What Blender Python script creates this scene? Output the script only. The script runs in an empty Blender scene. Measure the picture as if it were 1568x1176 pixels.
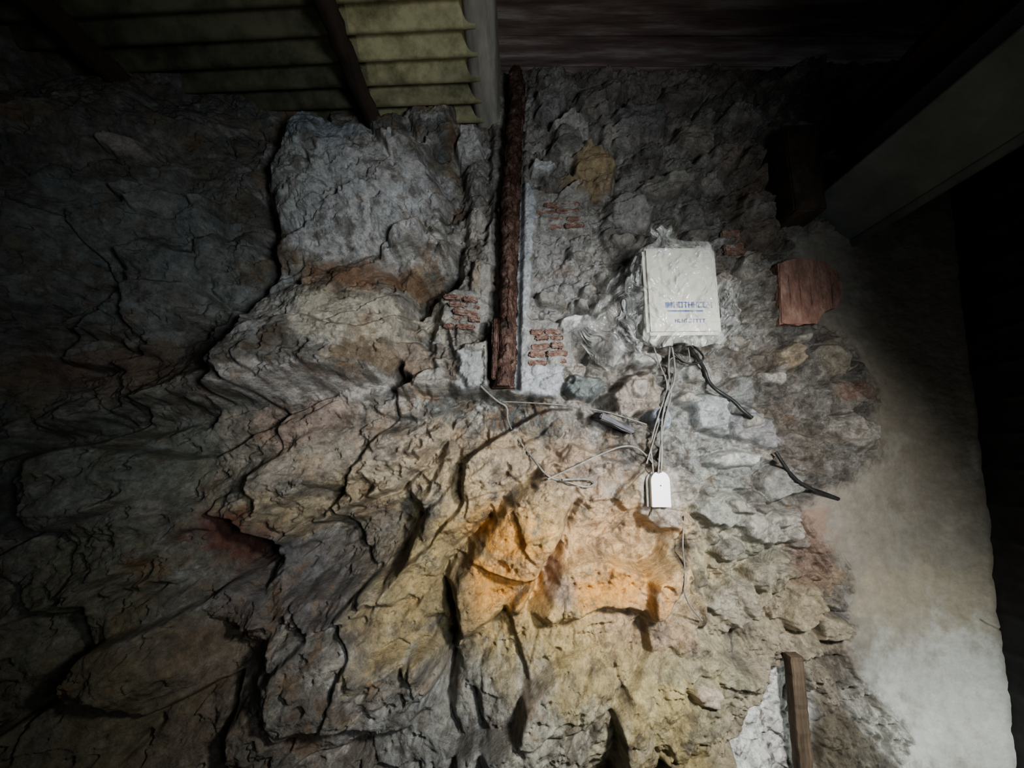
import bpy, bmesh, math, random
import numpy as np
from mathutils import Vector, Matrix
random.seed(5)
# ---------------------------------------------------------------- camera
F=658.0; CX=784.0; CY=588.0
TH=math.atan(104/658.0)
CAM=np.array([0.0,-2.0,1.5])
FW=np.array([0,math.cos(TH),math.sin(TH)]); UP=np.array([0,-math.sin(TH),math.cos(TH)])
cd=bpy.data.cameras.new("camera"); cam=bpy.data.objects.new("camera",cd)
bpy.context.collection.objects.link(cam)
cd.sensor_width=36; cd.lens=F/1568*36; cd.clip_start=0.02
cam.location=CAM; cam.rotation_euler=(math.pi/2+TH,0,0)
bpy.context.scene.camera=cam
def ray(u,v):
    return FW+np.array([(u-CX)/F,0,0])+UP*((CY-v)/F)
def P(u,v,y=0.0):
    d=ray(u,v); t=(y-CAM[1])/d[1]; return CAM+d*t
# ---------------------------------------------------------------- numpy noise
def h2(ix,iy,seed):
    n=(ix.astype(np.int64)*374761393+iy.astype(np.int64)*668265263+seed*1442695041)&0xffffffff
    n=((n^(n>>13))*1274126177)&0xffffffff
    n=((n^(n>>16))*2246822519)&0xffffffff
    n=n^(n>>15)
    return (n&0xffffff)/float(0xffffff)
def perlin(x,y,seed):
    ix=np.floor(x).astype(np.int64); iy=np.floor(y).astype(np.int64); fx=x-ix; fy=y-iy
    ux=fx*fx*fx*(fx*(fx*6-15)+10); uy=fy*fy*fy*(fy*(fy*6-15)+10)
    def g(i,j):
        a=h2(ix+i,iy+j,seed)*2*np.pi
        return np.cos(a)*(fx-i)+np.sin(a)*(fy-j)
    a=g(0,0)*(1-ux)+g(1,0)*ux; b=g(0,1)*(1-ux)+g(1,1)*ux
    return (a*(1-uy)+b*uy)*1.5
def fbm(x,y,seed,octv=5,gain=.5):
    s=0;a=1;t=0
    for i in range(octv):
        s=s+a*perlin(x*2**i+i*7.3,y*2**i+i*3.1,seed+i); t+=a; a*=gain
    return s/t
def ridged(x,y,seed,octv=4):
    s=0;a=1;t=0
    for i in range(octv):
        s=s+a*(1-np.abs(perlin(x*2**i+i*7.3,y*2**i,seed+i))*1.6); t+=a; a*=.5
    return s/t
def facet(x,y,seed,k=.35,tilt=.7):
    ix=np.floor(x).astype(np.int64); iy=np.floor(y).astype(np.int64)
    best=np.full(x.shape,-9.0)
    for i in (-1,0,1):
        for j in (-1,0,1):
            cx=ix+i; cy=iy+j
            px=cx+h2(cx,cy,seed); py=cy+h2(cx,cy,seed+11)
            dx=x-px; dy=y-py
            v=h2(cx,cy,seed+23)*.8-k*(dx*dx+dy*dy)+tilt*((h2(cx,cy,seed+31)-.5)*dx+(h2(cx,cy,seed+41)-.5)*dy)
            best=np.maximum(best,v)
    return best
def blocks(x,y,seed,tilt=1.2,round_=.5):
    ix=np.floor(x).astype(np.int64); iy=np.floor(y).astype(np.int64)
    f1=np.full(x.shape,9.0); f2=np.full(x.shape,9.0); hv=np.zeros(x.shape)
    for i in (-1,0,1):
        for j in (-1,0,1):
            cx=ix+i; cy=iy+j
            px=cx+.05+.9*h2(cx,cy,seed); py=cy+.05+.9*h2(cx,cy,seed+11)
            dx=x-px; dy=y-py; d=np.sqrt(dx*dx+dy*dy)
            c=d<f1
            f2=np.where(c,f1,np.minimum(f2,d)); f1=np.where(c,d,f1)
            hv=np.where(c,h2(cx,cy,seed+23)-.5+tilt*((h2(cx,cy,seed+31)-.5)*dx+(h2(cx,cy,seed+41)-.35)*dy),hv)
    e=f2-f1
    return hv-round_*np.exp(-e/.07)
def worley(x,y,seed):
    ix=np.floor(x).astype(np.int64); iy=np.floor(y).astype(np.int64)
    f1=np.full(x.shape,9.0); f2=np.full(x.shape,9.0); r=np.zeros(x.shape); r2=np.zeros(x.shape)
    for i in (-1,0,1):
        for j in (-1,0,1):
            cx=ix+i; cy=iy+j
            px=cx+.1+.8*h2(cx,cy,seed); py=cy+.1+.8*h2(cx,cy,seed+11)
            d=np.sqrt((x-px)**2+(y-py)**2)
            c=d<f1
            f2=np.where(c,f1,np.minimum(f2,d)); f1=np.where(c,d,f1)
            r=np.where(c,h2(cx,cy,seed+5),r); r2=np.where(c,h2(cx,cy,seed+6),r2)
    return f1,f2,r,r2
def sst(a,b,x):
    t=np.clip((x-a)/(b-a),0,1); return t*t*(3-2*t)
# ---------------------------------------------------------------- wall base shape
def base(x,z):
    b=0.62*sst(-0.7,-2.7,x)
    b=b+0.26*sst(1.25,0.0,z)*sst(1.35,0.3,x)
    b=b+0.10*sst(-0.1,-1.2,x)*sst(2.1,1.3,z)
    b=b+0.10*sst(1.7,2.5,x)
    return b
def hit(u,v):
    y=0.0
    for _ in range(12):
        p=P(u,v,y); y=.5*y-.5*float(base(np.array(p[0]),np.array(p[2])))
    return p[0],p[2]
STEP=0.0040
xs=np.arange(-3.2,2.75,STEP); zs=np.arange(-0.05,3.5,STEP)
X,Z=np.meshgrid(xs,zs)
NX,NZ=len(xs),len(zs)
B=base(X,Z)
wx=X+0.045*fbm(X*3,Z*3,1,4)+0.007*fbm(X*14,Z*14,2,4,.6)
wz=Z+0.045*fbm(X*3+9,Z*3,3,4)+0.007*fbm(X*14,Z*14+5,4,4,.6)
PX=2.0/F
def polymap(pts): return np.array([hit(u,v) for u,v in pts])
def segdist(Q,closed=False,x=wx,z=wz):
    D=np.full(x.shape,1e9); n=len(Q)
    for i in range(n if closed else n-1):
        a=Q[i]; b=Q[(i+1)%n]; d=b-a; L=d@d+1e-12
        t=np.clip(((x-a[0])*d[0]+(z-a[1])*d[1])/L,0,1)
        D=np.minimum(D,np.hypot(x-a[0]-t*d[0],z-a[1]-t*d[1]))
    return D
def polysd(pts,x=wx,z=wz):   # positive inside
    Q=polymap(pts); D=segdist(Q,True,x,z); ins=np.zeros(x.shape,bool); n=len(Q)
    for i in range(n):
        a=Q[i]; b=Q[(i+1)%n]
        c=((a[1]>z)!=(b[1]>z))
        xi=(b[0]-a[0])*(z-a[1])/((b[1]-a[1]) if abs(b[1]-a[1])>1e-9 else 1e-9)+a[0]
        ins^=c&(x<xi)
    return np.where(ins,D,-D)
# masks
n1=fbm(X*5,Z*5,50,5)*0.10
sdM=polysd([(690,40),(700,250),(700,420),(650,560),(700,605),(860,612),(960,700),(1000,790),(1060,850),(1060,960),(1110,1010),(1180,1010),(1290,1100),(1400,1200),(1800,1300),(1800,40)])
M=sst(-.03,.04,sdM+n1*.5)
sdP=polysd([(1200,365),(1270,345),(1400,300),(1900,200),(1900,1400),(1385,1250),(1380,1110),(1330,1060),(1290,1000),(1290,900),(1270,840),(1215,780),(1340,700),(1330,600),(1290,520),(1240,500)])
PL=sst(-.03,.05,sdP+n1*.6)
nA=fbm(X*2.1,Z*2.1,400,5)
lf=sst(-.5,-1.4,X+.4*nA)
# ---- native rock
ang=math.radians(30); ca,sa=math.cos(ang),math.sin(ang)
A_=wx*ca+wz*sa; B_=-wx*sa+wz*ca
rm=(.15+.9*sst(-.05,.25,fbm(X*2.6,Z*2.6,90,4)))*(1-.35*lf)
r=0.30*facet(A_*1.5,B_*2.5,100,.45,.9)
r+=0.120*blocks(A_*2.2,B_*3.7,120,1.5,.04)
r+=0.046*blocks(A_*4.6+3,B_*7.4,130,1.5,.02)*(.6+.4*rm)*(1-.5*lf)
r+=0.036*facet(A_*7,B_*10,140,.6)*(.5+.5*rm)
r+=rm*(0.010*blocks(A_*13,B_*19,150,1.4,.05)+0.012*facet(wx*26,wz*30,160))
r+=0.030*fbm(X*9,Z*9,210,6,.6)
pits=fbm(X*13,Z*13,230,5,.62)
r-=0.034*sst(.16,.42,pits)
r+=0.014*rm*fbm(X*24,Z*24,235,5,.7)
r-=0.14
rough=fbm(X*34,Z*34,220,4,.7)
r+=0.0045*rough
# ---- masonry
f1,f2,cr,cr2=worley(wx*6.2,wz*8.2,300)
st=sst(.03,.13,f2-f1)*sst(.46,.54,cr)
g1,g2,gr,gr2=worley(wx*15,wz*19,320)
st2=sst(.04,.18,g2-g1)*sst(.5,.58,gr)
m=0.042*st*(.5+cr2)+0.020*st2*(1-st)+0.06*fbm(X*3,Z*3,330,3)+0.046*fbm(X*13,Z*13,340,6,.66)+0.040*blocks(wx*6.2,wz*8.2,300,1.6,.4)*st+0.012*blocks(wx*22,wz*26,355,1.4,.1)+0.007*rough-0.025*sst(.15,.4,pits)
pl=0.02*fbm(X*2.2,Z*2.2,360,3)+0.005*fbm(X*14,Z*14,370,4,.6)+0.002*rough
m=m*(1-PL)+pl*PL
H=r*(1-M)+m*M
# ---- colour base (albedo, linear)
nB=fbm(X*6,Z*6,410,5,.6); nC=fbm(X*20,Z*20,420,4,.65); nD=fbm(A_*5,B_*12,430,6,.65); nE=fbm(X*9,Z*9,440,6,.7); nF=fbm(X*4,Z*4,450,6,.65); nG=fbm(X*7,Z*7,460,7,.72)
def mix(C,c,a): return C*(1-a[...,None])+np.array(c)*a[...,None]
C=np.ones(X.shape+(3,))*np.array([.20,.188,.168])
C=mix(C,(.11,.115,.11),sst(.0,.3,nA)*.8)
C=mix(C,(.38,.36,.32),sst(.07,.24,nD)*.7)
C=mix(C,(.15,.09,.05),sst(.08,.25,-nE)*.65)
C=mix(C,(.27,.175,.085),sst(.10,.3,nF)*.5)
C=mix(C,(.46,.45,.43),sst(.18,.3,nE)*.6)
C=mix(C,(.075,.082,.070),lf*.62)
CM=np.ones(X.shape+(3,))*np.array([.21,.20,.182])
CM=mix(CM,(.36,.35,.33),sst(.03,.25,nE)*.7)
CM=mix(CM,(.14,.115,.09),sst(.05,.3,nA)*.6)
CM=mix(CM,(.12,.095,.07),sst(.1,.25,-nE)*.6)
stc=np.stack([.09+.32*cr2,.085+.295*cr2,.08+.26*cr2],-1)
CM=CM*(1-(st*.7)[...,None])+stc*(st*.7)[...,None]
CP=np.ones(X.shape+(3,))*np.array([.25,.23,.195])
CP=mix(CP,(.18,.165,.14),sst(-.1,.4,nA)*.8)
CP=mix(CP,(.32,.30,.26),sst(0,.4,nB)*.5)
CP=mix(CP,(.16,.13,.10),sst(.15,.4,-nE)*.4)
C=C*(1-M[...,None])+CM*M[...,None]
C=C*(1-PL[...,None])+CP*PL[...,None]
# ---- colour patches: u,v,ru,rv,(rgb),strength
blobs=[
(555,330,130,110,(.54,.54,.53),.65),(520,235,80,40,(.30,.35,.40),.6),(640,300,40,80,(.46,.45,.44),.5),
(545,440,60,30,(.19,.10,.05),.75),(630,435,30,20,(.15,.09,.05),.8),(560,500,120,45,(.52,.47,.37),.6),(440,500,50,70,(.34,.34,.34),.5),(470,300,40,60,(.27,.30,.26),.4),
(480,600,130,20,(.50,.48,.46),.6),(560,700,220,70,(.42,.36,.29),.5),(690,690,90,40,(.45,.36,.25),.5),(480,650,80,30,(.30,.21,.17),.5),
(880,860,250,130,(.45,.34,.18),.7),(760,850,110,110,(.52,.32,.11),.8),(770,850,65,75,(.60,.29,.07),.8),(930,860,130,70,(.56,.38,.20),.75),(960,800,100,45,(.50,.35,.22),.7),
(930,895,85,32,(.62,.31,.08),.8),(850,890,26,26,(.26,.20,.20),.6),(880,960,180,45,(.50,.37,.18),.75),(640,870,75,110,(.34,.28,.15),.7),
(800,720,130,60,(.38,.29,.19),.6),(900,720,60,50,(.34,.26,.21),.5),(1000,960,90,50,(.38,.28,.21),.6),(860,1040,170,60,(.38,.32,.17),.7),(1070,1060,80,80,(.40,.38,.26),.7),(980,1130,90,60,(.50,.41,.20),.65),
(700,950,40,120,(.17,.15,.10),.6),(720,1100,130,70,(.30,.31,.30),.7),(880,1130,90,50,(.42,.41,.34),.6),(640,740,160,50,(.42,.35,.24),.5),
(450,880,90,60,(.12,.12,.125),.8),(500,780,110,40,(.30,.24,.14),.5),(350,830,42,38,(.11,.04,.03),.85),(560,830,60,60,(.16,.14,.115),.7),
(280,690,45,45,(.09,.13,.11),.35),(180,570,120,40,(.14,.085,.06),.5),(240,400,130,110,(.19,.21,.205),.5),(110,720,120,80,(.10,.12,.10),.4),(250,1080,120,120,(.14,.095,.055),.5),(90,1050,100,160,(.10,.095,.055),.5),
(900,270,34,42,(.34,.25,.13),.6),(1080,660,80,90,(.36,.39,.39),.5),(1130,770,80,70,(.32,.34,.32),.4),(1140,880,110,90,(.38,.38,.29),.5),(1200,950,90,70,(.42,.36,.26),.6),
(860,420,70,90,(.32,.32,.32),.5),(1000,130,150,30,(.28,.25,.22),.5),(1150,300,60,110,(.15,.11,.08),.6),(1060,220,90,60,(.34,.31,.27),.4),
(1240,840,36,62,(.26,.17,.13),.7),(1300,600,32,20,(.26,.16,.12),.7),(1420,560,90,240,(.20,.175,.135),.6),(1440,920,130,60,(.35,.31,.23),.5),(1490,1080,150,110,(.42,.43,.41),.7),
(1360,1130,60,60,(.48,.48,.46),.7),
]
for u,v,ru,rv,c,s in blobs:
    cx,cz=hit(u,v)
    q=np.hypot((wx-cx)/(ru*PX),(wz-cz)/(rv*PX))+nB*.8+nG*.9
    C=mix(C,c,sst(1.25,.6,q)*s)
W=(1-PL)
C=mix(C,(.10,.085,.065),W*sst(.08,.22,nG)*.55)
C=mix(C,(.17,.10,.055),W*sst(.12,.3,-nG)*sst(-.1,.2,nF)*.5)
# ---- plateaus (raised) and hollows (negative)
def plateau(pts,h,e=.03,inner=.10):
    global H
    sd=polysd(pts)+0.03*nB
    H=H+h*(sst(-e*.3,e,sd)*.75+.25*sst(0,inner,sd))
plateau([(425,300),(450,215),(485,195),(560,218),(660,250),(690,330),(700,400),(645,440),(625,530),(600,590),(440,622),(360,615),(392,540),(402,480),(430,420)],.20,.06,.25)
plateau([(690,880),(760,780),(830,700),(880,770),(850,830),(800,930),(700,985)],.15,.05)
plateau([(808,935),(850,850),(900,825),(1040,818),(1052,880),(1000,930),(900,925),(830,960)],.13,.05)
plateau([(690,640),(770,640),(850,700),(900,770),(830,700),(740,780),(640,860),(600,900),(640,790)],.06,.03)
plateau([(400,800),(480,770),(640,700),(690,650),(480,660),(400,720)],.10,.04)
plateau([(190,390),(250,370),(310,400),(320,500),(250,560),(195,480)],.13,.05,.15)
plateau([(310,380),(400,350),(430,420),(395,480),(350,540),(310,500)],.10,.05,.15)
plateau([(430,940),(560,920),(590,980),(540,1090),(450,1100),(420,1020)],.10,.05,.15)
plateau([(560,980),(680,960),(690,1080),(600,1130),(540,1080)],.07,.04,.15)
plateau([(700,1010),(940,1000),(1100,1040),(1090,1180),(760,1180)],.05,.08,.2)
plateau([(60,680),(200,640),(290,700),(250,820),(90,840)],.12,.07,.2)
plateau([(130,900),(300,890),(330,1010),(200,1080),(100,1020)],.12,.07,.2)
plateau([(430,850),(520,800),(620,755),(660,790),(600,890),(520,905),(440,900)],-.15,.05,.12)
plateau([(310,790),(370,800),(420,860),(400,910),(330,890)],-.16,.05,.12)
plateau([(320,930),(420,960),(420,1050),(360,1120),(300,1040)],-.10,.06,.12)
plateau([(655,930),(690,930),(710,1040),(700,1150),(660,1060)],-.09,.04,.1)
plateau([(0,640),(80,660),(200,625),(340,625),(330,660),(200,665),(60,700),(-40,720)],-.09,.04,.1)
# ---- brows / ledges
def ledge(pts,amp,L,e=.018):
    global H
    Q=polymap(pts); o=np.argsort(Q[:,0]); Q=Q[o]
    zl=np.interp(wx,Q[:,0],Q[:,1])+.06*nF+.03*nB
    s=wz-zl
    win=sst(Q[0,0]-.02,Q[0,0]+.2,wx)*sst(Q[-1,0]+.02,Q[-1,0]-.2,wx)
    aa=amp*(.75+1.0*nB)
    H=H+aa*win*sst(-e,e,s)*np.exp(-np.maximum(s,0)/L)-aa*.5*win*sst(e,-e,s)*np.exp(-np.maximum(-s,0)/(L*.5))
ledge([(-100,690),(80,655),(200,617),(370,617),(440,602),(560,585),(650,602),(700,600),(870,612)],.12,.16)
ledge([(310,800),(360,800),(420,838),(480,808),(600,750),(650,700),(720,640)],.16,.14)
ledge([(330,960),(420,950),(500,940),(560,925),(640,900)],.09,.12)
ledge([(-50,900),(120,930),(300,880),(340,850)],.09,.2)
ledge([(0,480),(100,500),(200,540),(330,560)],.06,.12)
ledge([(400,640),(520,612),(640,640),(700,625)],.05,.07)
ledge([(880,610),(940,640),(1000,720)],.06,.08)
# ---- cracks
cracks=[([(800,925),(815,890),(850,830),(882,770)],.018,.13),([(690,1060),(685,990),(700,950),(678,880),(700,840),(752,790)],.018,.10),
([(640,800),(690,740),(700,690)],.012,.05),([(1050,820),(1048,900),(1080,950),(1110,1010)],.006,.03),([(960,930),(900,920),(850,960)],.008,.03),
([(500,760),(600,745),(640,705)],.035,.08),([(730,1060),(745,1100),(740,1176)],.018,.05),
([(400,300),(430,420),(390,500)],.04,.06),
([(700,260),(712,330),(700,420),(640,445),(620,540)],.026,.09),([(610,560),(590,600)],.02,.08),([(870,560),(930,545),(960,560)],.03,.12),([(870,600),(940,625),(985,640)],.03,.12),
([(930,650),(1000,655),(975,600)],.014,.06),([(1085,340),(1100,300),(1150,280)],.012,.05),([(745,200),(745,420),(740,590)],.022,.05),
([(1180,1000),(1230,1000),(1290,1010),(1330,1080),(1360,1176)],.014,.05),([(620,190),(660,230),(700,250)],.03,.08),
([(870,480),(905,470)],.015,.05),([(1290,1010),(1270,880),(1215,790)],.006,.015),([(940,830),(945,870),(920,915)],.005,.02),
([(350,830),(360,860)],.05,.12),([(1505,940),(1560,970)],.004,.012)]
for pts,w,d in cracks:
    D=segdist(polymap(pts)); H=H-d*np.exp(-(D/w)**2)*np.clip(.7+1.4*nE,.1,1.3)
# ---- individual stones : u,v,w,h,rot,height,colour
stones=[(720,228,24,26,10,.08,(.46,.45,.43)),(872,222,34,38,20,.07,(.42,.40,.37)),(905,272,36,42,5,.06,(.33,.25,.15)),(828,266,20,11,0,.05,(.55,.55,.54)),
(978,190,42,26,-10,.06,(.18,.18,.17)),(915,150,36,18,10,.05,(.2,.18,.17)),(1040,150,36,16,0,.05,(.18,.16,.14)),(880,500,28,15,15,.06,(.62,.62,.61)),(892,597,32,18,0,.08,(.15,.18,.18)),
(970,608,42,32,25,.09,(.30,.26,.22)),(945,545,28,18,40,.07,(.36,.34,.32)),(985,550,26,13,-10,.06,(.5,.5,.48)),(1082,632,34,28,0,.06,(.38,.41,.41)),(1118,704,40,11,5,.05,(.52,.53,.51)),
(1180,578,20,10,0,.05,(.52,.51,.47)),(1205,548,22,18,30,.05,(.36,.30,.22)),(1155,345,36,52,0,.06,(.18,.15,.12)),(732,560,30,30,20,.06,(.31,.29,.26)),(740,430,20,28,0,.04,(.28,.23,.18)),
(960,335,38,30,0,.05,(.24,.23,.22)),(1010,290,34,22,15,.05,(.26,.24,.21)),(1062,215,34,24,-5,.06,(.32,.28,.23)),(640,555,30,30,0,.05,(.22,.17,.13)),(665,585,24,16,0,.05,(.36,.34,.31)),
(250,320,40,20,-10,.05,(.2,.2,.19)),(1105,250,26,30,0,.05,(.22,.18,.15)),(1110,130,40,20,0,.04,(.16,.13,.11)),(840,170,26,22,0,.05,(.24,.23,.22)),(1275,545,24,30,10,.02,(.28,.25,.20)),
(1010,640,16,20,0,.05,(.30,.34,.40)),(1062,1040,20,12,0,.04,(.62,.52,.44)),(1150,655,40,26,-20,.05,(.26,.26,.27)),(1190,740,36,22,20,.04,(.29,.285,.265)),(1100,780,40,24,0,.05,(.31,.32,.29)),(1160,800,30,26,10,.05,(.34,.33,.30)),(1170,870,36,20,30,.05,(.28,.26,.21)),(1120,920,34,26,0,.05,(.38,.35,.29)),
(1225,930,36,24,30,.05,(.42,.36,.26)),(1270,960,26,20,0,.05,(.40,.35,.27)),(215,245,22,13,10,.05,(.30,.27,.24))]
rnd=random.Random(3)
for i in range(50):
    u=rnd.uniform(815,1230); v=rnd.uniform(135,900)
    if v>650 and u<1060: continue
    g=rnd.uniform(.14,.38)
    stones.append((u,v,rnd.uniform(10,24),rnd.uniform(7,14),rnd.uniform(-30,30),rnd.uniform(.03,.05),(g,g*.94,g*.84)))
for u,v,w,h,rot,hh,c in stones:
    cx,cz=hit(u,v); R=max(w,h)*PX*1.6+.05
    i0,i1=np.searchsorted(xs,[cx-R,cx+R]); j0,j1=np.searchsorted(zs,[cz-R,cz+R])
    sl=(slice(j0,j1),slice(i0,i1))
    a=math.radians(rot); dx=X[sl]-cx; dz=Z[sl]-cz
    dx=dx+.016*nC[sl]+.7*w*PX*nE[sl]; dz=dz+.03*nB[sl]+.7*h*PX*nD[sl]
    p=(dx*math.cos(a)+dz*math.sin(a))/(w*PX); q=(-dx*math.sin(a)+dz*math.cos(a))/(h*PX)
    e=np.maximum(np.abs(p)*.95+np.abs(q)*.35,np.abs(q)*.95+np.abs(p)*.2)
    k=sst(1.08,.85,e); ref=np.median(H[sl])
    t1=random.uniform(-.35,.35); t2=random.uniform(-.35,.35)
    H[sl]=H[sl]*(1-k*.6)+k*.6*ref+hh*k*(1+t1*p+t2*q)-.02*sst(1.5,1.1,e)*(1-k)
    C[sl]=mix(C[sl],c,sst(1.1,.9,e)*.75)
# ---- smooth mortar strips
def mortar(pts,h,c,s=.9):
    global H,C
    sd=polysd(pts,X+.03*nC,Z+.02*nB); k=sst(-.004,.014,sd)
    H=H*(1-k*s)+k*s*(h+.010*nC+.02*nE); C=mix(C,c,k*.8)
mortar([(797,290),(815,282),(822,330),(815,400),(812,470),(812,545),(862,565),(858,612),(785,605),(790,500)],.055,(.42,.44,.46),.8)
mortar([(815,300),(900,300),(905,360),(815,362)],.045,(.26,.25,.235),.75)
mortar([(800,490),(876,495),(880,566),(800,566)],.050,(.28,.275,.26),.75)
mortar([(676,446),(738,446),(738,512),(676,512)],.060,(.24,.23,.21),.6)
mortar([(742,350),(757,340),(755,430),(748,500),(728,520),(735,430)],.045,(.28,.27,.25),.7)
mortar([(700,540),(745,540),(750,600),(700,604)],.06,(.34,.35,.35),.5)
mortar([(975,725),(1035,715),(1040,800),(1015,820),(980,790)],.03,(.40,.38,.34),.6)
sd=polysd([(758,110),(806,110),(800,400),(795,600),(748,600),(752,400)],X,Z); H=H-(H-.0)*sst(-.01,.015,sd)*.9
# whitewashed recess and brown rubble at its right
sd=polysd([(1108,1176),(1106,1120),(1140,1060),(1170,1008),(1215,1000),(1240,1060),(1245,1200),(1245,1300),(1096,1300)],X+.03*nB,Z+.03*nC); k=sst(-.004,.03,sd)
H=H*(1-k)+k*(.0+.03*nE+.02*blocks(X*12,Z*16,520,1,.6))
C=mix(C,(.84,.85,.83),k*sst(.5,.1,np.abs(nC)))
crust=np.exp(-((sd+.05)/.06)**2)*(1-k)
H=H+crust*(.035+.04*nC+.05*nE); C=mix(C,(.48,.43,.34),crust*.6)
sd=polysd([(1240,1060),(1280,1070),(1335,1130),(1345,1300),(1235,1300)],X+.03*nB,Z+.03*nC); k=sst(-.01,.03,sd)
H=H*(1-k)+k*(.05+.04*nE+.02*nC); C=mix(C,(.15,.13,.095),k*.85)
sd=polysd([(1290,1020),(1330,1060),(1385,1110),(1390,1300),(1345,1300),(1330,1130),(1285,1070)],X+.04*nB,Z+.04*nC); k=sst(-.01,.02,sd)
H=H+k*(.045+.06*nE+.03*nC); C=mix(C,(.60,.59,.54),k*.6)
for _ in range(7):
    gz,gx=np.gradient(H,STEP); G=np.hypot(gx,gz)
    Hb=(H+np.roll(H,1,0)+np.roll(H,-1,0)+np.roll(H,1,1)+np.roll(H,-1,1))/5
    wgt=sst(1.8,4.5,G)
    wgt=np.maximum.reduce([wgt,np.roll(wgt,1,0),np.roll(wgt,-1,0),np.roll(wgt,1,1),np.roll(wgt,-1,1)])
    H=H*(1-wgt)+Hb*wgt
HT=B+H
# ---- mesh
co=np.stack([X,-HT,Z],-1).reshape(-1,3).astype(np.float32)
idx=np.arange(NX*NZ).reshape(NZ,NX)
q=np.stack([idx[:-1,:-1],idx[:-1,1:],idx[1:,1:],idx[1:,:-1]],-1).reshape(-1,4).astype(np.int32)
me=bpy.data.meshes.new("wall_back"); me.vertices.add(len(co)); me.vertices.foreach_set("co",co.ravel())
me.loops.add(q.size); me.loops.foreach_set("vertex_index",q.ravel())
me.polygons.add(len(q)); me.polygons.foreach_set("loop_start",np.arange(0,q.size,4,dtype=np.int32))
try: me.polygons.foreach_set("loop_total",np.full(len(q),4,dtype=np.int32))
except Exception: pass
me.polygons.foreach_set("use_smooth",np.ones(len(q),bool))
me.update(calc_edges=True)
ca_=me.color_attributes.new("albedo",'FLOAT_COLOR','POINT')
bumpw=1-.65*PL
ca_.data.foreach_set("color",np.concatenate([np.clip(C,.01,.9),bumpw[...,None]],-1).reshape(-1).astype(np.float32))
wall=bpy.data.objects.new("wall_back",me); bpy.context.collection.objects.link(wall)
# ---- surface lookups
def surf(x,z):
    i=int(np.clip(round((x-xs[0])/STEP),0,NX-1)); j=int(np.clip(round((z-zs[0])/STEP),0,NZ-1)); return HT[j,i]
def surfmax(x,z,r=5):
    i=int(np.clip(round((x-xs[0])/STEP),r,NX-1-r)); j=int(np.clip(round((z-zs[0])/STEP),r,NZ-1-r)); return HT[j-r:j+r,i-r:i+r].max()
def S(u,v,off=0.0,fn=surf):
    d=ray(u,v); t=.6
    while t<3.5:
        p=CAM+d*t
        if p[1]>=-fn(p[0],p[2])-off: break
        t+=.004
    return Vector(p)
# ================================================================ materials
def newmat(name):
    m=bpy.data.materials.new(name); m.use_nodes=True; nt=m.node_tree
    return m,nt,nt.nodes["Principled BSDF"]
def noise_mat(name,c1,c2,scale=20,rough=.8,bump=.3,bscale=60,metal=0,stretch=(1,1,1),c3=None,dist=.004,lo=.35,hi=.65):
    m,nt,b=newmat(name); N=nt.nodes; L=nt.links
    tc=N.new("ShaderNodeTexCoord"); mp=N.new("ShaderNodeMapping"); mp.inputs["Scale"].default_value=stretch
    L.new(tc.outputs["Object"],mp.inputs[0])
    n=N.new("ShaderNodeTexNoise"); n.inputs["Scale"].default_value=scale; n.inputs["Detail"].default_value=8; n.inputs["Roughness"].default_value=.65
    L.new(mp.outputs[0],n.inputs["Vector"])
    r=N.new("ShaderNodeValToRGB"); r.color_ramp.elements[0].position=lo; r.color_ramp.elements[1].position=hi
    r.color_ramp.elements[0].color=(*c1,1); r.color_ramp.elements[1].color=(*c2,1)
    if c3: e=r.color_ramp.elements.new(.5); e.color=(*c3,1)
    L.new(n.outputs["Fac"],r.inputs[0]); L.new(r.outputs[0],b.inputs["Base Color"])
    b.inputs["Roughness"].default_value=rough; b.inputs["Metallic"].default_value=metal
    n2=N.new("ShaderNodeTexNoise"); n2.inputs["Scale"].default_value=bscale; n2.inputs["Detail"].default_value=6
    L.new(mp.outputs[0],n2.inputs["Vector"])
    bp=N.new("ShaderNodeBump"); bp.inputs["Strength"].default_value=bump; bp.inputs["Distance"].default_value=dist
    L.new(n2.outputs["Fac"],bp.inputs["Height"]); L.new(bp.outputs[0],b.inputs["Normal"])
    return m
m,nt,b=newmat("rock_and_masonry"); N=nt.nodes; L=nt.links
at=N.new("ShaderNodeAttribute"); at.attribute_name="albedo"
tc=N.new("ShaderNodeTexCoord")
def nz(sc,det=10,rg=.7):
    n=N.new("ShaderNodeTexNoise"); n.inputs["Scale"].default_value=sc; n.inputs["Detail"].default_value=det; n.inputs["Roughness"].default_value=rg
    L.new(tc.outputs["Object"],n.inputs["Vector"]); return n
def mapr(o,a,b_,c,d):
    r=N.new("ShaderNodeMapRange"); r.inputs[1].default_value=a; r.inputs[2].default_value=b_; r.inputs[3].default_value=c; r.inputs[4].default_value=d
    L.new(o,r.inputs[0]); return r.outputs[0]
v1=mapr(nz(24).outputs["Fac"],.3,.7,.5,1.5); v2=mapr(nz(120,6).outputs["Fac"],.3,.7,.8,1.2)
mm=N.new("ShaderNodeMath"); mm.operation='MULTIPLY'; L.new(v1,mm.inputs[0]); L.new(v2,mm.inputs[1])
mr0=N.new("ShaderNodeMapRange"); mr0.clamp=False; mr0.inputs[1].default_value=0; mr0.inputs[2].default_value=1; mr0.inputs[3].default_value=1; L.new(mm.outputs[0],mr0.inputs[4]); L.new(at.outputs["Alpha"],mr0.inputs[0])
vm=N.new("ShaderNodeVectorMath"); vm.operation='SCALE'; L.new(at.outputs["Color"],vm.inputs[0]); L.new(mr0.outputs[0],vm.inputs["Scale"])
L.new(vm.outputs[0],b.inputs["Base Color"]); b.inputs["Roughness"].default_value=.66
b.inputs["Specular IOR Level"].default_value=.4
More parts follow.
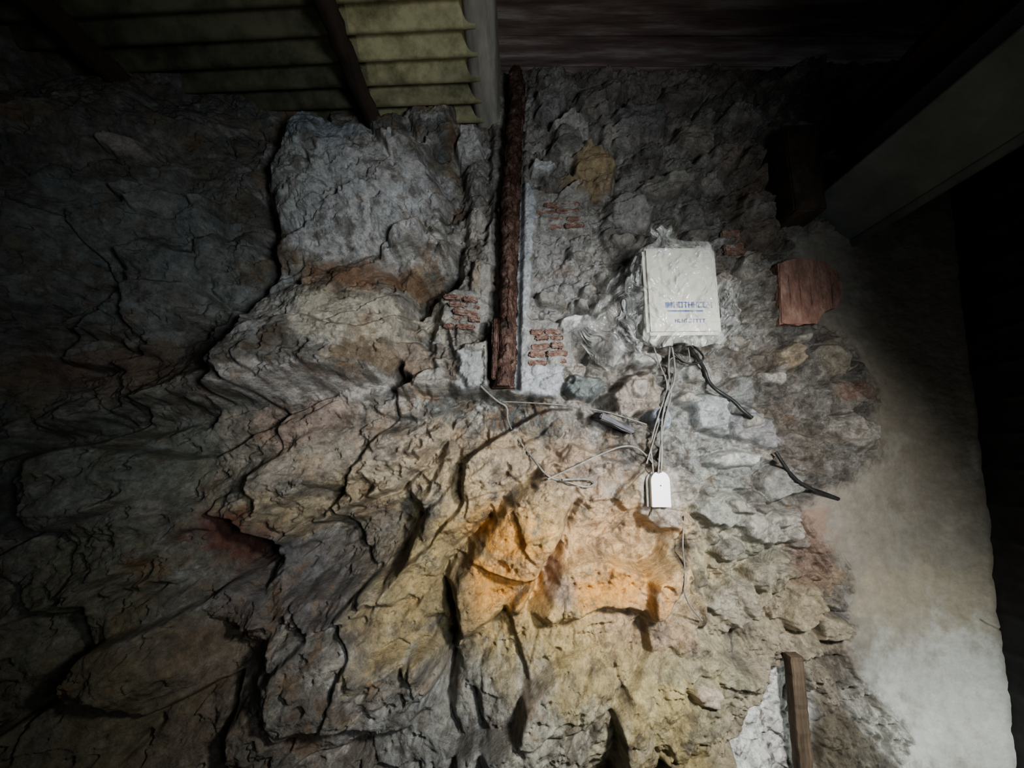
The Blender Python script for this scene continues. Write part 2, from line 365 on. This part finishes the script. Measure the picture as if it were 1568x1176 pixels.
bp=N.new("ShaderNodeBump"); bp.inputs["Distance"].default_value=.015
L.new(at.outputs["Alpha"],bp.inputs["Strength"]); L.new(nz(38,12,.70).outputs["Fac"],bp.inputs["Height"])
L.new(bp.outputs[0],b.inputs["Normal"])
me.materials.append(m)
rust=noise_mat("rusty_steel",(.022,.014,.011),(.19,.13,.105),18,.62,1,60,.35,c3=(.07,.036,.026),dist=.012,stretch=(1,1,.8),lo=.3,hi=.72)
timber_dark=noise_mat("dark_timber",(.025,.017,.012),(.075,.05,.034),14,.9,.5,40,stretch=(1,.15,1))
timber_grey=noise_mat("grey_timber",(.19,.18,.155),(.37,.35,.31),9,.85,.4,30,stretch=(2,.3,2))
timber_old=noise_mat("old_timber",(.07,.05,.033),(.22,.17,.12),12,.85,.7,40,stretch=(2,2,.2))
planks=noise_mat("plank_ceiling",(.09,.07,.065),(.34,.31,.29),5,.85,.6,30,stretch=(.35,3,1),c3=(.19,.135,.12))
paint_grey=noise_mat("grey_painted_steel",(.10,.115,.11),(.17,.19,.18),6,.6,.25,60)
plasticw=noise_mat("box_plastic",(.40,.39,.33),(.56,.55,.48),6,.5,.1,30)
whitep=noise_mat("white_plastic",(.80,.82,.82),(.87,.88,.88),5,.4,.02,30)
blue=noise_mat("blue_print",(.02,.06,.22),(.04,.10,.30),30,.6,.05,30)
blackp=noise_mat("black_cable",(.012,.012,.013),(.03,.03,.03),30,.5,.2,60)
greyc=noise_mat("grey_cable",(.14,.135,.125),(.27,.26,.24),30,.6,.1,60)
brick=noise_mat("brick",(.12,.075,.06),(.27,.205,.175),34,.95,1,60,c3=(.19,.115,.09),dist=.012,lo=.3,hi=.6)
terr=noise_mat("terracotta",(.19,.115,.09),(.36,.235,.19),22,.95,1,60,stretch=(1.6,1,.7),c3=(.27,.155,.12),dist=.01)
clad=noise_mat("dark_cladding",(.015,.015,.016),(.04,.04,.042),9,.7,.3,30)
floorm=noise_mat("earth_floor",(.08,.065,.05),(.2,.17,.13),6,.95,.8,30,dist=.01)
slate=noise_mat("slate",(.05,.05,.055),(.12,.12,.13),10,.7,.4,40)
def sheetmat(name,col,tr):
    m,nt,b=newmat(name); N=nt.nodes; L=nt.links
    tc=N.new("ShaderNodeTexCoord"); n=N.new("ShaderNodeTexNoise"); n.inputs["Scale"].default_value=7; n.inputs["Detail"].default_value=10; n.inputs["Roughness"].default_value=.7
    L.new(tc.outputs["Object"],n.inputs["Vector"])
    r=N.new("ShaderNodeValToRGB"); r.color_ramp.elements[0].position=.35; r.color_ramp.elements[1].position=.6
    r.color_ramp.elements[0].color=(col[0]*.35,col[1]*.35,col[2]*.3,1); r.color_ramp.elements[1].color=(*col,1)
    L.new(n.outputs["Fac"],r.inputs[0])
    t=N.new("ShaderNodeBsdfTranslucent"); L.new(r.outputs[0],t.inputs[0]); L.new(r.outputs[0],b.inputs["Base Color"])
    b.inputs["Roughness"].default_value=.6
    mx=N.new("ShaderNodeMixShader"); mx.inputs[0].default_value=tr
    L.new(b.outputs[0],mx.inputs[1]); L.new(t.outputs[0],mx.inputs[2]); L.new(mx.outputs[0],N["Material Output"].inputs[0]); return m
sheetA=sheetmat("yellow_fibreglass",(.36,.34,.21),.15)
sheetB=sheetmat("dirty_fibreglass",(.12,.117,.08),.05)
def filmmat(name,a0,a1,colr):
    m,nt,b=newmat(name); N=nt.nodes; L=nt.links
    b.inputs["Base Color"].default_value=(*colr,1); b.inputs["Roughness"].default_value=.13; b.inputs["Specular IOR Level"].default_value=1.0
    tc=N.new("ShaderNodeTexCoord"); n=N.new("ShaderNodeTexNoise"); n.inputs["Scale"].default_value=8; n.inputs["Detail"].default_value=2.5; n.inputs["Distortion"].default_value=2.5
    L.new(tc.outputs["Object"],n.inputs["Vector"]); bp=N.new("ShaderNodeBump"); bp.inputs["Strength"].default_value=1; bp.inputs["Distance"].default_value=.035
    L.new(n.outputs["Fac"],bp.inputs["Height"]); L.new(bp.outputs[0],b.inputs["Normal"])
    mr=N.new("ShaderNodeMapRange"); mr.inputs[1].default_value=.42; mr.inputs[2].default_value=.66; mr.inputs[3].default_value=a0; mr.inputs[4].default_value=a1
    L.new(n.outputs["Fac"],mr.inputs[0]); L.new(mr.outputs[0],b.inputs["Alpha"]); return m
film=filmmat("clear_polythene",.16,.55,(.60,.61,.58))
film2=filmmat("loose_polythene",.30,.70,(.42,.43,.42))
# ================================================================ mesh helpers
def link(name,bm,mat,parent=None,smooth=False):
    me=bpy.data.meshes.new(name); bmesh.ops.recalc_face_normals(bm,faces=bm.faces); bm.to_mesh(me); bm.free()
    for mt in (mat if isinstance(mat,list) else [mat]): me.materials.append(mt)
    if smooth:
        for p in me.polygons: p.use_smooth=True
    o=bpy.data.objects.new(name,me); bpy.context.collection.objects.link(o)
    if parent: o.parent=parent
    return o
def addbox(bm,c,s,rot=(0,0,0),bev=0,jit=0,sub=0):
    t=bmesh.new(); bmesh.ops.create_cube(t,size=1)
    for v in t.verts: v.co=Vector((v.co.x*s[0],v.co.y*s[1],v.co.z*s[2]))
    if bev: bmesh.ops.bevel(t,geom=t.edges[:],offset=bev,segments=2,affect='EDGES')
    if sub:
        bmesh.ops.subdivide_edges(t,edges=t.edges[:],cuts=sub,use_grid_fill=True)
    R=Matrix.Translation(c)@Matrix.Rotation(rot[2],4,'Z')@Matrix.Rotation(rot[1],4,'Y')@Matrix.Rotation(rot[0],4,'X')
    for v in t.verts:
        v.co=R@(v.co+Vector((random.uniform(-jit,jit),random.uniform(-jit,jit),random.uniform(-jit,jit))))
    mm=bpy.data.meshes.new("t"); t.to_mesh(mm); t.free(); bm.from_mesh(mm); bpy.data.meshes.remove(mm)
def sweep(bm,prof,rings):
    R=[]
    for o,a,b_ in rings: R.append([bm.verts.new(o+a*p[0]+b_*p[1]) for p in prof])
    n=len(prof)
    for i in range(len(R)-1):
        for j in range(n): bm.faces.new((R[i][j],R[i][(j+1)%n],R[i+1][(j+1)%n],R[i+1][j]))
    bm.faces.new(R[0][::-1]); bm.faces.new(R[-1])
def cable(name,pts,r,mat,parent=None):
    cu=bpy.data.curves.new(name,'CURVE'); cu.dimensions='3D'; cu.bevel_depth=r; cu.bevel_resolution=3; cu.resolution_u=8
    sp=cu.splines.new('NURBS'); sp.points.add(len(pts)-1)
    for i,p in enumerate(pts): sp.points[i].co=(*p,1)
    sp.use_endpoint_u=True; sp.order_u=3; cu.materials.append(mat)
    o=bpy.data.objects.new(name,cu); bpy.context.collection.objects.link(o)
    if parent: o.parent=parent
    return o
def empty(name):
    e=bpy.data.objects.new(name,None); bpy.context.collection.objects.link(e); return e
# ================================================================ rusty post (old rail)
bm=bmesh.new()
def arc(cx_,cy_,rx,ry,a0,a1,n): return [(cx_+rx*math.cos(math.radians(a0+(a1-a0)*i/n)),cy_+ry*math.sin(math.radians(a0+(a1-a0)*i/n))) for i in range(n+1)]
prof=[(-.050,.06),(-.050,.03),(-.044,.018),(-.030,.010),(-.026,-.004)]+arc(0,-.02,.034,.036,180,360,14)+[(.026,-.004),(.030,.010),(.044,.018),(.050,.03),(.050,.06)]
top=Vector(P(789,120,-.03)); bot=Vector(P(770,594,-.07)); top.y=-.05; bot.y=-.085
n=260; rings=[]
for i in range(n+1):
    t=i/n; o=bot.lerp(top,t)+Vector((math.sin(t*9)*.005,0,0)); s=.98+.05*math.sin(t*13+1)
    rings.append((o,Vector((s,0,0)),Vector((0,s,0))))
sweep(bm,prof,rings)
pc=np.array([v.co[:] for v in bm.verts])
dd=fbm(pc[:,0]*30+pc[:,1]*20,pc[:,2]*14,700,5,.65)*.022+blocks(pc[:,0]*40+pc[:,1]*30,pc[:,2]*18,710)*.006
for v,d in zip(bm.verts,dd): v.co.y-=d; v.co.x+=d*(.9 if v.co.x>0 else -.9)
addbox(bm,bot+Vector((-.034,-.034,.17)),(.030,.03,.28),(0,.02,0),.005,.003,3)
link("rusty_steel_post",bm,rust,None,True)
# ================================================================ brick courses
def bricks(name,u,v,w,n,hh,mat=brick,tilt=.05,depth=.10,out=.012):
    c=S(u,v,0,surfmax); bm=bmesh.new()
    for i in range(n):
        z=(i-(n-1)/2)*hh*PX*1.35
        ww=w*PX*random.uniform(.7,1)
        parts=2 if ww>.12 else 1
        x0_=c.x-ww/2+random.uniform(-.015,.015)
        sp=random.uniform(.35,.65)
        for k,(a,b_) in enumerate([(0,sp),(sp,1)] if parts==2 else [(0,1)]):
            L_=ww*(b_-a)-.006
            addbox(bm,Vector((x0_+ww*(a+b_)/2,c.y-out+depth/2+random.uniform(-.010,.012),c.z+z+math.tan(-tilt)*(ww*((a+b_)/2-.5)))),(L_,depth,hh*PX*random.uniform(.75,1.1)),(random.uniform(-.12,.12),tilt+random.uniform(-.07,.07),random.uniform(-.12,.12)),.006,.004,4)
    return link(name,bm,mat)
bricks("brick_courses",856,330,78,4,9,tilt=-.06,out=.008)
bricks("brick_courses",838,530,62,5,9,tilt=-.02,out=.008)
bricks("brick_courses",708,478,54,5,8,tilt=.08,out=.006)
bricks("brick_courses",1128,368,36,2,20,tilt=.0,out=-.012)
# terracotta slab with rounded right side
c=S(1225,450,0,surfmax); bm=bmesh.new()
pts=[(1192,404),(1203,399),(1215,396),(1230,397),(1245,394),(1268,400),(1284,414),(1292,434),(1291,454),(1282,472),(1262,476),(1258,485),(1252,494),(1238,495),(1225,499),(1205,495),(1194,498),(1196,450)]
fr=[];bk=[]
yt=c.y-.006
for u,v in pts:
    p=Vector(P(u+random.uniform(-1.5,1.5),v+random.uniform(-1.5,1.5),yt)); fr.append(bm.verts.new(p)); bk.append(bm.verts.new(p+Vector((0,.09,0))))
bm.faces.new(fr); bm.faces.new(bk[::-1])
for i in range(len(fr)):
    j=(i+1)%len(fr); bm.faces.new((fr[i],fr[j],bk[j],bk[i]))
bmesh.ops.bevel(bm,geom=[e for e in bm.edges if e.verts[0] in fr and e.verts[1] in fr],offset=.007,segments=3,affect='EDGES')
for i in range(5):
    a=P(1209+i*16,414,yt-.001); bb=P(1211+i*16,484-i*3,yt-.001)
    addbox(bm,Vector((a+bb)/2)+Vector((0,.002,0)),(.009,.007,abs(a[2]-bb[2])*random.uniform(.5,1)),(0,.02,0),.0025,.0015,3)
link("terracotta_tile",bm,terr)
# ================================================================ electrical box
box=empty("electrical_box")
yf=-.25; tl=Vector(P(986,378,yf)); br=Vector(P(1108,512,yf)); w=br.x-tl.x; h=tl.z-br.z; cx=(tl.x+br.x)/2-.004; cz=(tl.z+br.z)/2
bm=bmesh.new(); addbox(bm,Vector((cx,yf+.12,cz)),(w*.96,.2,h*.97),(0,-.012,0),.018); link("body",bm,plasticw,box)
bm=bmesh.new(); addbox(bm,Vector((cx,yf+.018,cz)),(w,.035,h),(0,-.012,0),.014); link("lid",bm,plasticw,box)
bm=bmesh.new()
rb=random.Random(8)
def glyphs(x0,z0,n,s,gap):
    x=x0
    for i in range(n):
        g=rb.choice([((0,0,1,.2),(0,.8,1,.2),(0,0,.25,1)),((0,0,.25,1),(.75,0,.25,1),(0,.4,1,.2)),((0,0,1,.2),(0,.8,1,.2),(0,0,.25,1),(.75,0,.25,1)),((.38,0,.25,1),(0,.8,1,.2)),((0,0,.25,1),(0,0,1,.2))])
        for a,b_,ww,hh in g:
            addbox(bm,Vector((x+(a+ww/2)*s*.7,yf-.0012,z0+(b_+hh/2)*s)),(ww*s*.7,.0016,hh*s))
        x+=s*gap
z1=P(1020,472,yf)[2]; x1=P(1020,472,yf)[0]
addbox(bm,Vector((x1+.012,yf-.0012,z1+.014)),(.028,.0016,.024)); glyphs(x1+.032,z1+.002,8,.026,.80)
z2=P(1040,494,yf)[2]; glyphs(x1+.035,z2,9,.016,.9)
addbox(bm,Vector((x1+.08,yf-.0012,z1-.012)),(.15,.0016,.007))
link("label_print",bm,blue,box)
bm=bmesh.new()
for dx in(-.10,-.03,.05,.12):
    bmesh.ops.create_cone(bm,cap_ends=True,segments=16,radius1=.014,radius2=.017,depth=.035,matrix=Matrix.Translation((cx+dx,yf+.10,cz-h/2-.01)))
link("cable_glands",bm,greyc,box)
def rrect(t,hw,hd,y0):
    a=t*2*math.pi; c_,s_=math.cos(a),math.sin(a); k=(abs(c_)**5+abs(s_)**5)**(-1/5)
    return c_*k*hw, y0+s_*k*hd
def cover(name,seed):
    bm=bmesh.new(); NR=240
    lv=[(-.62,1.02,.95),(-.57,1.12,1.05),(-.5,1.05,1.04)]+[(-.5+i*.04,1.035,1.02) for i in range(1,25)]+[(.50,1.02,1.02),(.53,.92,.92),(.56,.78,.78),(.59,.62,.62),(.62,.48,.48),(.65,.37,.37),(.68,.29,.29),(.71,.22,.22),(.74,.15,.16),(.77,.11,.12),(.80,.16,.16),(.83,.26,.22),(.86,.30,.22)]
    pos=[]
    for k,(f,sw,sd_) in enumerate(lv):
        for j in range(NR):
            x,y=rrect(j/NR,w/2*sw,.125*sd_,yf+.118); a=j/NR*2*math.pi
            pos.append((x,y,cz+h*f,math.cos(a),math.sin(a),f,a,min(1,sw)))
    pos=np.array(pos); A1=np.cos(pos[:,6])*1.3; A2=np.sin(pos[:,6])*1.3
    wr=.030*np.abs(fbm(A1*3+pos[:,2]*5,A2*3+pos[:,2]*7,801+seed,3,.5))+.013*ridged(A1*4+pos[:,2]*3,A2*4+pos[:,2]*5,810+seed,3)-.006
    wr=wr*pos[:,7]
    wr+=np.where(pos[:,5]>.5,.012*np.sin(pos[:,6]*13+pos[:,5]*12+seed)*np.clip((.9-pos[:,5])*5,0,1)*(.4+.6*pos[:,7]),0)
    vs=[bm.verts.new((cx+p[0]+q_*p[3]-.03*max(0,p[5]-.5)*3,p[1]+q_*p[4],p[2]+(.010*math.sin(p[6]*7+1+seed) if abs(p[5])>.52 else 0))) for p,q_ in zip(pos,wr)]
    for i in range(len(lv)-1):
        for j in range(NR): bm.faces.new((vs[i*NR+j],vs[i*NR+(j+1)%NR],vs[(i+1)*NR+(j+1)%NR],vs[(i+1)*NR+j]))
    link(name,bm,film,box,True)
cover("plastic_cover",0)
def drape(name,A,Bq,left,n=60,seed=0):
    bm=bmesh.new(); g=[]
    for i in range(n+1):
        s=i/n; row=[]
        for j in range(n+1):
            t=j/n; m_=len(left)-1; k=min(int(t*m_),m_-1); lf_=left[k].lerp(left[k+1],t*m_-k)
            p=A.lerp(Bq,t).lerp(lf_,s)
            p=p+Vector((0,-.020*math.sin(s*13+t*6+seed)-.018*math.sin(t*23-s*9)-.008*math.sin(s*31+t*40)-.060*math.sin(s*math.pi),-.02*math.sin(s*9)*t))
            row.append(bm.verts.new(p))
        g.append(row)
    for i in range(n):
        for j in range(n): bm.faces.new((g[i][j],g[i+1][j],g[i+1][j+1],g[i][j+1]))
    link(name,bm,film2,box,True)
drape("loose_sheet",Vector((cx-w/2-.003,yf+.04,cz+h*.35)),Vector((cx-w/2-.003,yf+.05,cz-h*.62)),[S(955,405,.04,surfmax),S(915,455,.03,surfmax),S(875,505,.03,surfmax),S(925,565,.04,surfmax)])
drape("loose_sheet_side",Vector((cx+w/2-.01,yf+.06,cz+h*.1)),Vector((cx+w/2-.02,yf+.06,cz-h*.58)),[S(1122,440,.03,surfmax),S(1132,500,.02,surfmax),S(1125,535,.03,surfmax)],seed=2)
# ================================================================ sensor
sen=empty("door_contact_sensor")
sc=S(1009,750,.0,surfmax); ys=sc.y-.03
def capshape(w_,h_,d,seg=20):
    bm=bmesh.new(); pts=[(-w_/2,-h_/2),(w_/2,-h_/2)]
    for i in range(seg+1):
        a=math.pi*i/seg; pts.append((w_/2*math.cos(a),h_/2-w_/2+w_/2*math.sin(a)))
    f=bm.faces.new([bm.verts.new((p[0],0,p[1])) for p in pts])
    r=bmesh.ops.extrude_face_region(bm,geom=[f]); vs=[e for e in r['geom'] if isinstance(e,bmesh.types.BMVert)]
    for v in vs: v.co.y+=d
    return bm
pcn=Vector(P(1012,749,ys)); sc_=(ys+2)/2; sw_=28*PX*sc_; sh_=52*PX*sc_
bm=capshape(sw_,sh_,.03); bmesh.ops.translate(bm,verts=bm.verts,vec=pcn); link("housing",bm,whitep,sen)
bm=capshape(sw_*1.15,sh_*1.02,.012); bmesh.ops.translate(bm,verts=bm.verts,vec=pcn+Vector((-.008,.028,0))); link("back_plate",bm,greyc,sen)
bm=bmesh.new(); bmesh.ops.create_uvsphere(bm,u_segments=12,v_segments=8,radius=.003,matrix=Matrix.Translation(pcn+Vector((0,-.0005,sh_*.1)))); link("led",bm,blue,sen,True)
# ================================================================ cables
cab=empty("cable_bundle")
def route(pts,off): return [S(u,v,off,surfmax) for u,v in pts]
g0=Vector((cx-.03,yf+.10,cz-h/2-.03)); g1=Vector((cx+.05,yf+.10,cz-h/2-.03)); g2=Vector((cx-.10,yf+.1,cz-h/2-.03))
cable("wire_1",[g0]+route([(1022,570),(1030,600),(1018,640),(1010,690),(1008,724)],.006),.0042,greyc,cab)
cable("wire_2",[g0+Vector((.01,0,0))]+route([(1038,575),(1020,610),(1012,650),(1014,700),(1012,724)],.01),.0042,greyc,cab)
cable("wire_3",[g2]+route([(1010,560),(1025,590),(1010,630),(995,680),(1000,715),(1002,760),(998,790)],.006),.0035,greyc,cab)
cable("wire_4",[g1]+route([(1060,560),(1035,545),(1022,552),(1024,600),(1005,660),(990,710)],.01),.0032,greyc,cab)
cable("loop_wire",[g1+Vector((.03,0,0))]+route([(1085,548),(1060,560),(1040,550),(1032,540)],.03),.0045,blackp,cab)
ck=empty("black_conduit")
cable("upper_run",[Vector((cx+.05,yf+.10,cz-h/2-.02))]+route([(1078,560),(1084,585),(1100,600),(1122,612),(1140,632),(1152,640)],.008),.0085,blackp,ck)
cable("lower_run",route([(1188,692),(1200,712),(1218,735),(1240,748),(1262,755),(1284,764)],.006),.008,blackp,ck)
cw=empty("wall_wire")
cable("run_1",route([(735,590),(760,615),(778,622),(776,645),(792,672),(815,700),(838,732),(870,738),(900,748),(914,738),(895,732),(860,735)],.006),.0045,greyc,cw)
cable("run_2",route([(838,734),(880,715),(920,695),(960,680),(985,690),(1000,710)],.008),.004,greyc,cw)
cable("run_3",route([(770,615),(850,618),(920,628),(960,640),(990,650)],.006),.003,greyc,cw)
cable("run_5",route([(1048,790),(1044,830),(1050,880),(1046,920),(1075,950)],.003),.003,greyc,cw)
bm=bmesh.new(); c=S(940,648,0,surfmax); addbox(bm,c+Vector((0,.01,0)),(.17,.12,.03),(.1,.42,.15),.006,.003,2); link("slate_fragment",bm,slate)
# ================================================================ roof: corrugated sheets
def corr(name,x0,x1,y0,y1,z0,zx,mat,amp=.030,pitch=.125):
    bm=bmesh.new(); ny=int((y1-y0)/.0125); nx=24; g=[]
    for i in range(nx+1):
        x=x0+(x1-x0)*i/nx; row=[]
        for j in range(ny+1):
            y=y0+(y1-y0)*j/ny
            row.append(bm.verts.new((x,y,z0+zx*(x-x1)+amp*math.sin((y+.06*x)*2*math.pi/pitch))))
        g.append(row)
    for i in range(nx):
        for j in range(ny): bm.faces.new((g[i][j],g[i+1][j],g[i+1][j+1],g[i][j+1]))
    return link(name,bm,mat,None,True)
ZR=P(740,192,0)[2]+.03
xr=P(735,190,0)[0]; xl=P(580,195,0)[0]
corr("corrugated_roof_sheet",xl,xr+.02,-2.7,.42,ZR,-.01,sheetA)
corr("corrugated_roof_sheet",-3.3,xl+.03,-2.7,.42,ZR+.006,-.01,sheetB)
def beam(name,x,w_,z,hh,y0,y1,mat,seg=60,j=.003,round_=.3):
    bm=bmesh.new(); pr=[]
    r=min(w_,hh)*round_
    for cxx,czz,a0 in((w_/2-r,hh/2-r,0),(-w_/2+r,hh/2-r,90),(-w_/2+r,-hh/2+r,180),(w_/2-r,-hh/2+r,270)):
        for k in range(5):
            a=math.radians(a0+k*22.5); pr.append((cxx+r*math.cos(a),czz+r*math.sin(a)))
    rg=[]
    for i in range(seg+1):
        t=i/seg; rg.append((Vector((x+random.uniform(-j,j)+.006*math.sin(t*14),y0+(y1-y0)*t,z+hh/2+random.uniform(-j,j))),Vector((1,0,0)),Vector((0,0,1))))
    sweep(bm,pr,rg); return link(name,bm,mat,None,True)
zb=P(745,190,0)[2]
x0=P(727,188,0)[0]; x1=P(765,188,0)[0]
beam("ceiling_beam",(x0+x1)/2,(x1-x0),zb,.42,-2.7,.3,timber_grey,round_=.3)
beam("roof_rafter",xl,.07,ZR-.105,.085,-2.7,.3,timber_dark,j=.005,round_=.45)
beam("roof_rafter",-1.75,.09,ZR-.11,.09,-2.7,.1,timber_dark,j=.005,round_=.45)
bm=bmesh.new(); zc=P(900,95,0)[2]+.02
y=.42
while y>-2.7:
    wv=random.uniform(.16,.22)
    addbox(bm,Vector(((x1+2.8)/2-.02,y-wv/2,zc+.02+random.uniform(-.008,.008))),(2.8-x1+.04,wv-.002,.035),(random.uniform(-.02,.02),0,0),.004,.001,2)
    y-=wv
link("ceiling",bm,planks)
# ================================================================ steel beam (right)
eL=Vector(P(1245,308,-.08)); eR=Vector(P(1322,356,-.08)); 
ax=(eR-eL); W=ax.length; A=ax.normalized(); Bv=Vector((-A.z,0,A.x))
if Bv.z<0: Bv=-Bv
t=.018; D_=.27
prof=[(0,0),(W,0),(W,t),(W/2+.01,t+.008),(W/2+.01,D_-t),(W,D_-t),(W,D_),(0,D_),(0,D_-t),(W/2-.01,D_-t),(W/2-.01,t+.008),(0,t)]
bm=bmesh.new()
sweep(bm,prof,[(eL+Vector((0,.25,0)),A,Bv),(eL+Vector((0,-2.6,.0)),A,Bv)])
sweep(bm,[(W-.004,-.004),(W+.022,-.026),(W+.034,-.012),(W+.008,.012)],[(eL+Vector((0,.25,0)),A,Bv),(eL+Vector((0,-2.6,.0)),A,Bv)])
bmesh.ops.bevel(bm,geom=bm.edges[:],offset=.003,segments=2,affect='EDGES')
link("steel_beam",bm,paint_grey)
bm=bmesh.new(); p=Vector(P(1212,275,-.08)); addbox(bm,p,(.15,.20,.44),(0,-.03,0),.008,.003,3); link("timber_block",bm,timber_dark)
jo=eL+A*(-.02)+Bv*(.285)
bm=bmesh.new()
pr=[(-.10,0),(.10,0),(.10,.15),(-.10,.15)]
sweep(bm,pr,[(jo+Vector((random.uniform(-.003,.003),.05-2.65*i/40,random.uniform(-.003,.003))),A,Bv) for i in range(41)])
link("timber_joist",bm,timber_dark)
# ================================================================ right wall cladding
bm=bmesh.new()
pa=Vector(P(1480,380,-.1)); pb=Vector(P(1548,900,-.1)); sl=(pb.x-pa.x)/(pb.z-pa.z)
g=[]; nzz=700
for i in range(nzz+1):
    z=-.02+3.6*i/nzz; f=(z%.15)/.15; off=.022*math.exp(-((f-.5)/.12)**2)
    x=pa.x+sl*(z-pa.z)
    g.append([bm.verts.new((x-off*.2+.0,.2,z)),bm.verts.new((x-off*.2,-.12,z)),bm.verts.new((x-off,-.2,z)),bm.verts.new((x-off,-2.7,z))])
for i in range(nzz):
    for k in range(3): bm.faces.new((g[i][k],g[i][k+1],g[i+1][k+1],g[i+1][k]))
link("wall_right",bm,clad)
bm=bmesh.new(); bmesh.ops.create_grid(bm,x_segments=60,y_segments=50,size=1)
for v in bm.verts: v.co=Vector((v.co.x*3.1-.25,v.co.y*1.75-1.5,.015*math.sin(v.co.x*17)*math.sin(v.co.y*13)-.02))
link("floor",bm,floorm,None,True)
bm=bmesh.new()
nn=60
g=[[bm.verts.new((-3.05+.12*math.sin(i*.5+j*.3)*math.sin(j*.37)+random.uniform(-.02,.02),-2.7+2.7*i/nn,-.03+3.4*j/nn)) for j in range(nn+1)] for i in range(nn+1)]
for i in range(nn):
    for j in range(nn): bm.faces.new((g[i][j],g[i+1][j],g[i+1][j+1],g[i][j+1]))
link("wall_left",bm,noise_mat("dark_rock",(.08,.08,.075),(.2,.19,.17),6,.9,.9,20,dist=.02),None,True)
# ================================================================ timber door post
def post(bm,u0,v0,u1,v1,w_,d_,y,seg=40,j=.002):
    t=Vector(P(u0,v0,y)); b_=Vector(P(u1,v1,y)); dirv=(b_-t).normalized(); b_=t+dirv*((t.z)/(-dirv.z))
    nn_=10; pr=[(-w_/2+w_*i/nn_,-d_/2+random.uniform(-1,1)*j*2) for i in range(nn_+1)]+[(w_/2,d_/2),(-w_/2,d_/2)]
    rg=[(t.lerp(b_,i/seg)+Vector((random.uniform(-j,j),random.uniform(-j,j),0)),Vector((1,0,0)),Vector((0,1,0))) for i in range(seg+1)]
    sweep(bm,pr,rg)
bm=bmesh.new(); post(bm,1214,1002,1230,1176,.050,.05,-.10); link("timber_door_post",bm,timber_old)
# ================================================================ lights
def area(name,loc,tgt,size,en,col,spread=180):
    l=bpy.data.lights.new(name,'AREA'); l.shape='DISK'; l.size=size; l.energy=en; l.color=col; l.spread=math.radians(spread)
    o=bpy.data.objects.new(name,l); bpy.context.collection.objects.link(o); o.location=loc
    o.rotation_euler=(Vector(tgt)-Vector(loc)).to_track_quat('-Z','Y').to_euler(); return o
area("work_lamp",(1.10,-1.85,1.90),(.40,0,1.02),.28,22,(1,.98,.94),95)
area("fill_light",(.85,-2.4,1.5),(-.15,0,2.05),.5,11,(.90,.96,1),84)  # added fill behind the camera to brighten ceiling and upper wall, no actual window
area("doorway_light",(2.02,-.8,.2),(1.9,0,.35),.3,7.5,(.94,1,.97),140)
s=bpy.data.lights.new("sun",'SUN'); s.energy=2.0; s.angle=.1; s.color=(1,.97,.9)
so=bpy.data.objects.new("sun",s); bpy.context.collection.objects.link(so)
so.rotation_euler=Vector((.1,-1.0,-1)).to_track_quat('-Z','Y').to_euler(); so.location=(0,0,6)
w_=bpy.data.worlds.new("world"); bpy.context.scene.world=w_; w_.use_nodes=True
w_.node_tree.nodes["Background"].inputs[0].default_value=(.82,.91,1,1); w_.node_tree.nodes["Background"].inputs[1].default_value=.10
bpy.context.scene.view_settings.view_transform='AgX'
try: bpy.context.scene.view_settings.look='AgX - Medium High Contrast'
except Exception: pass
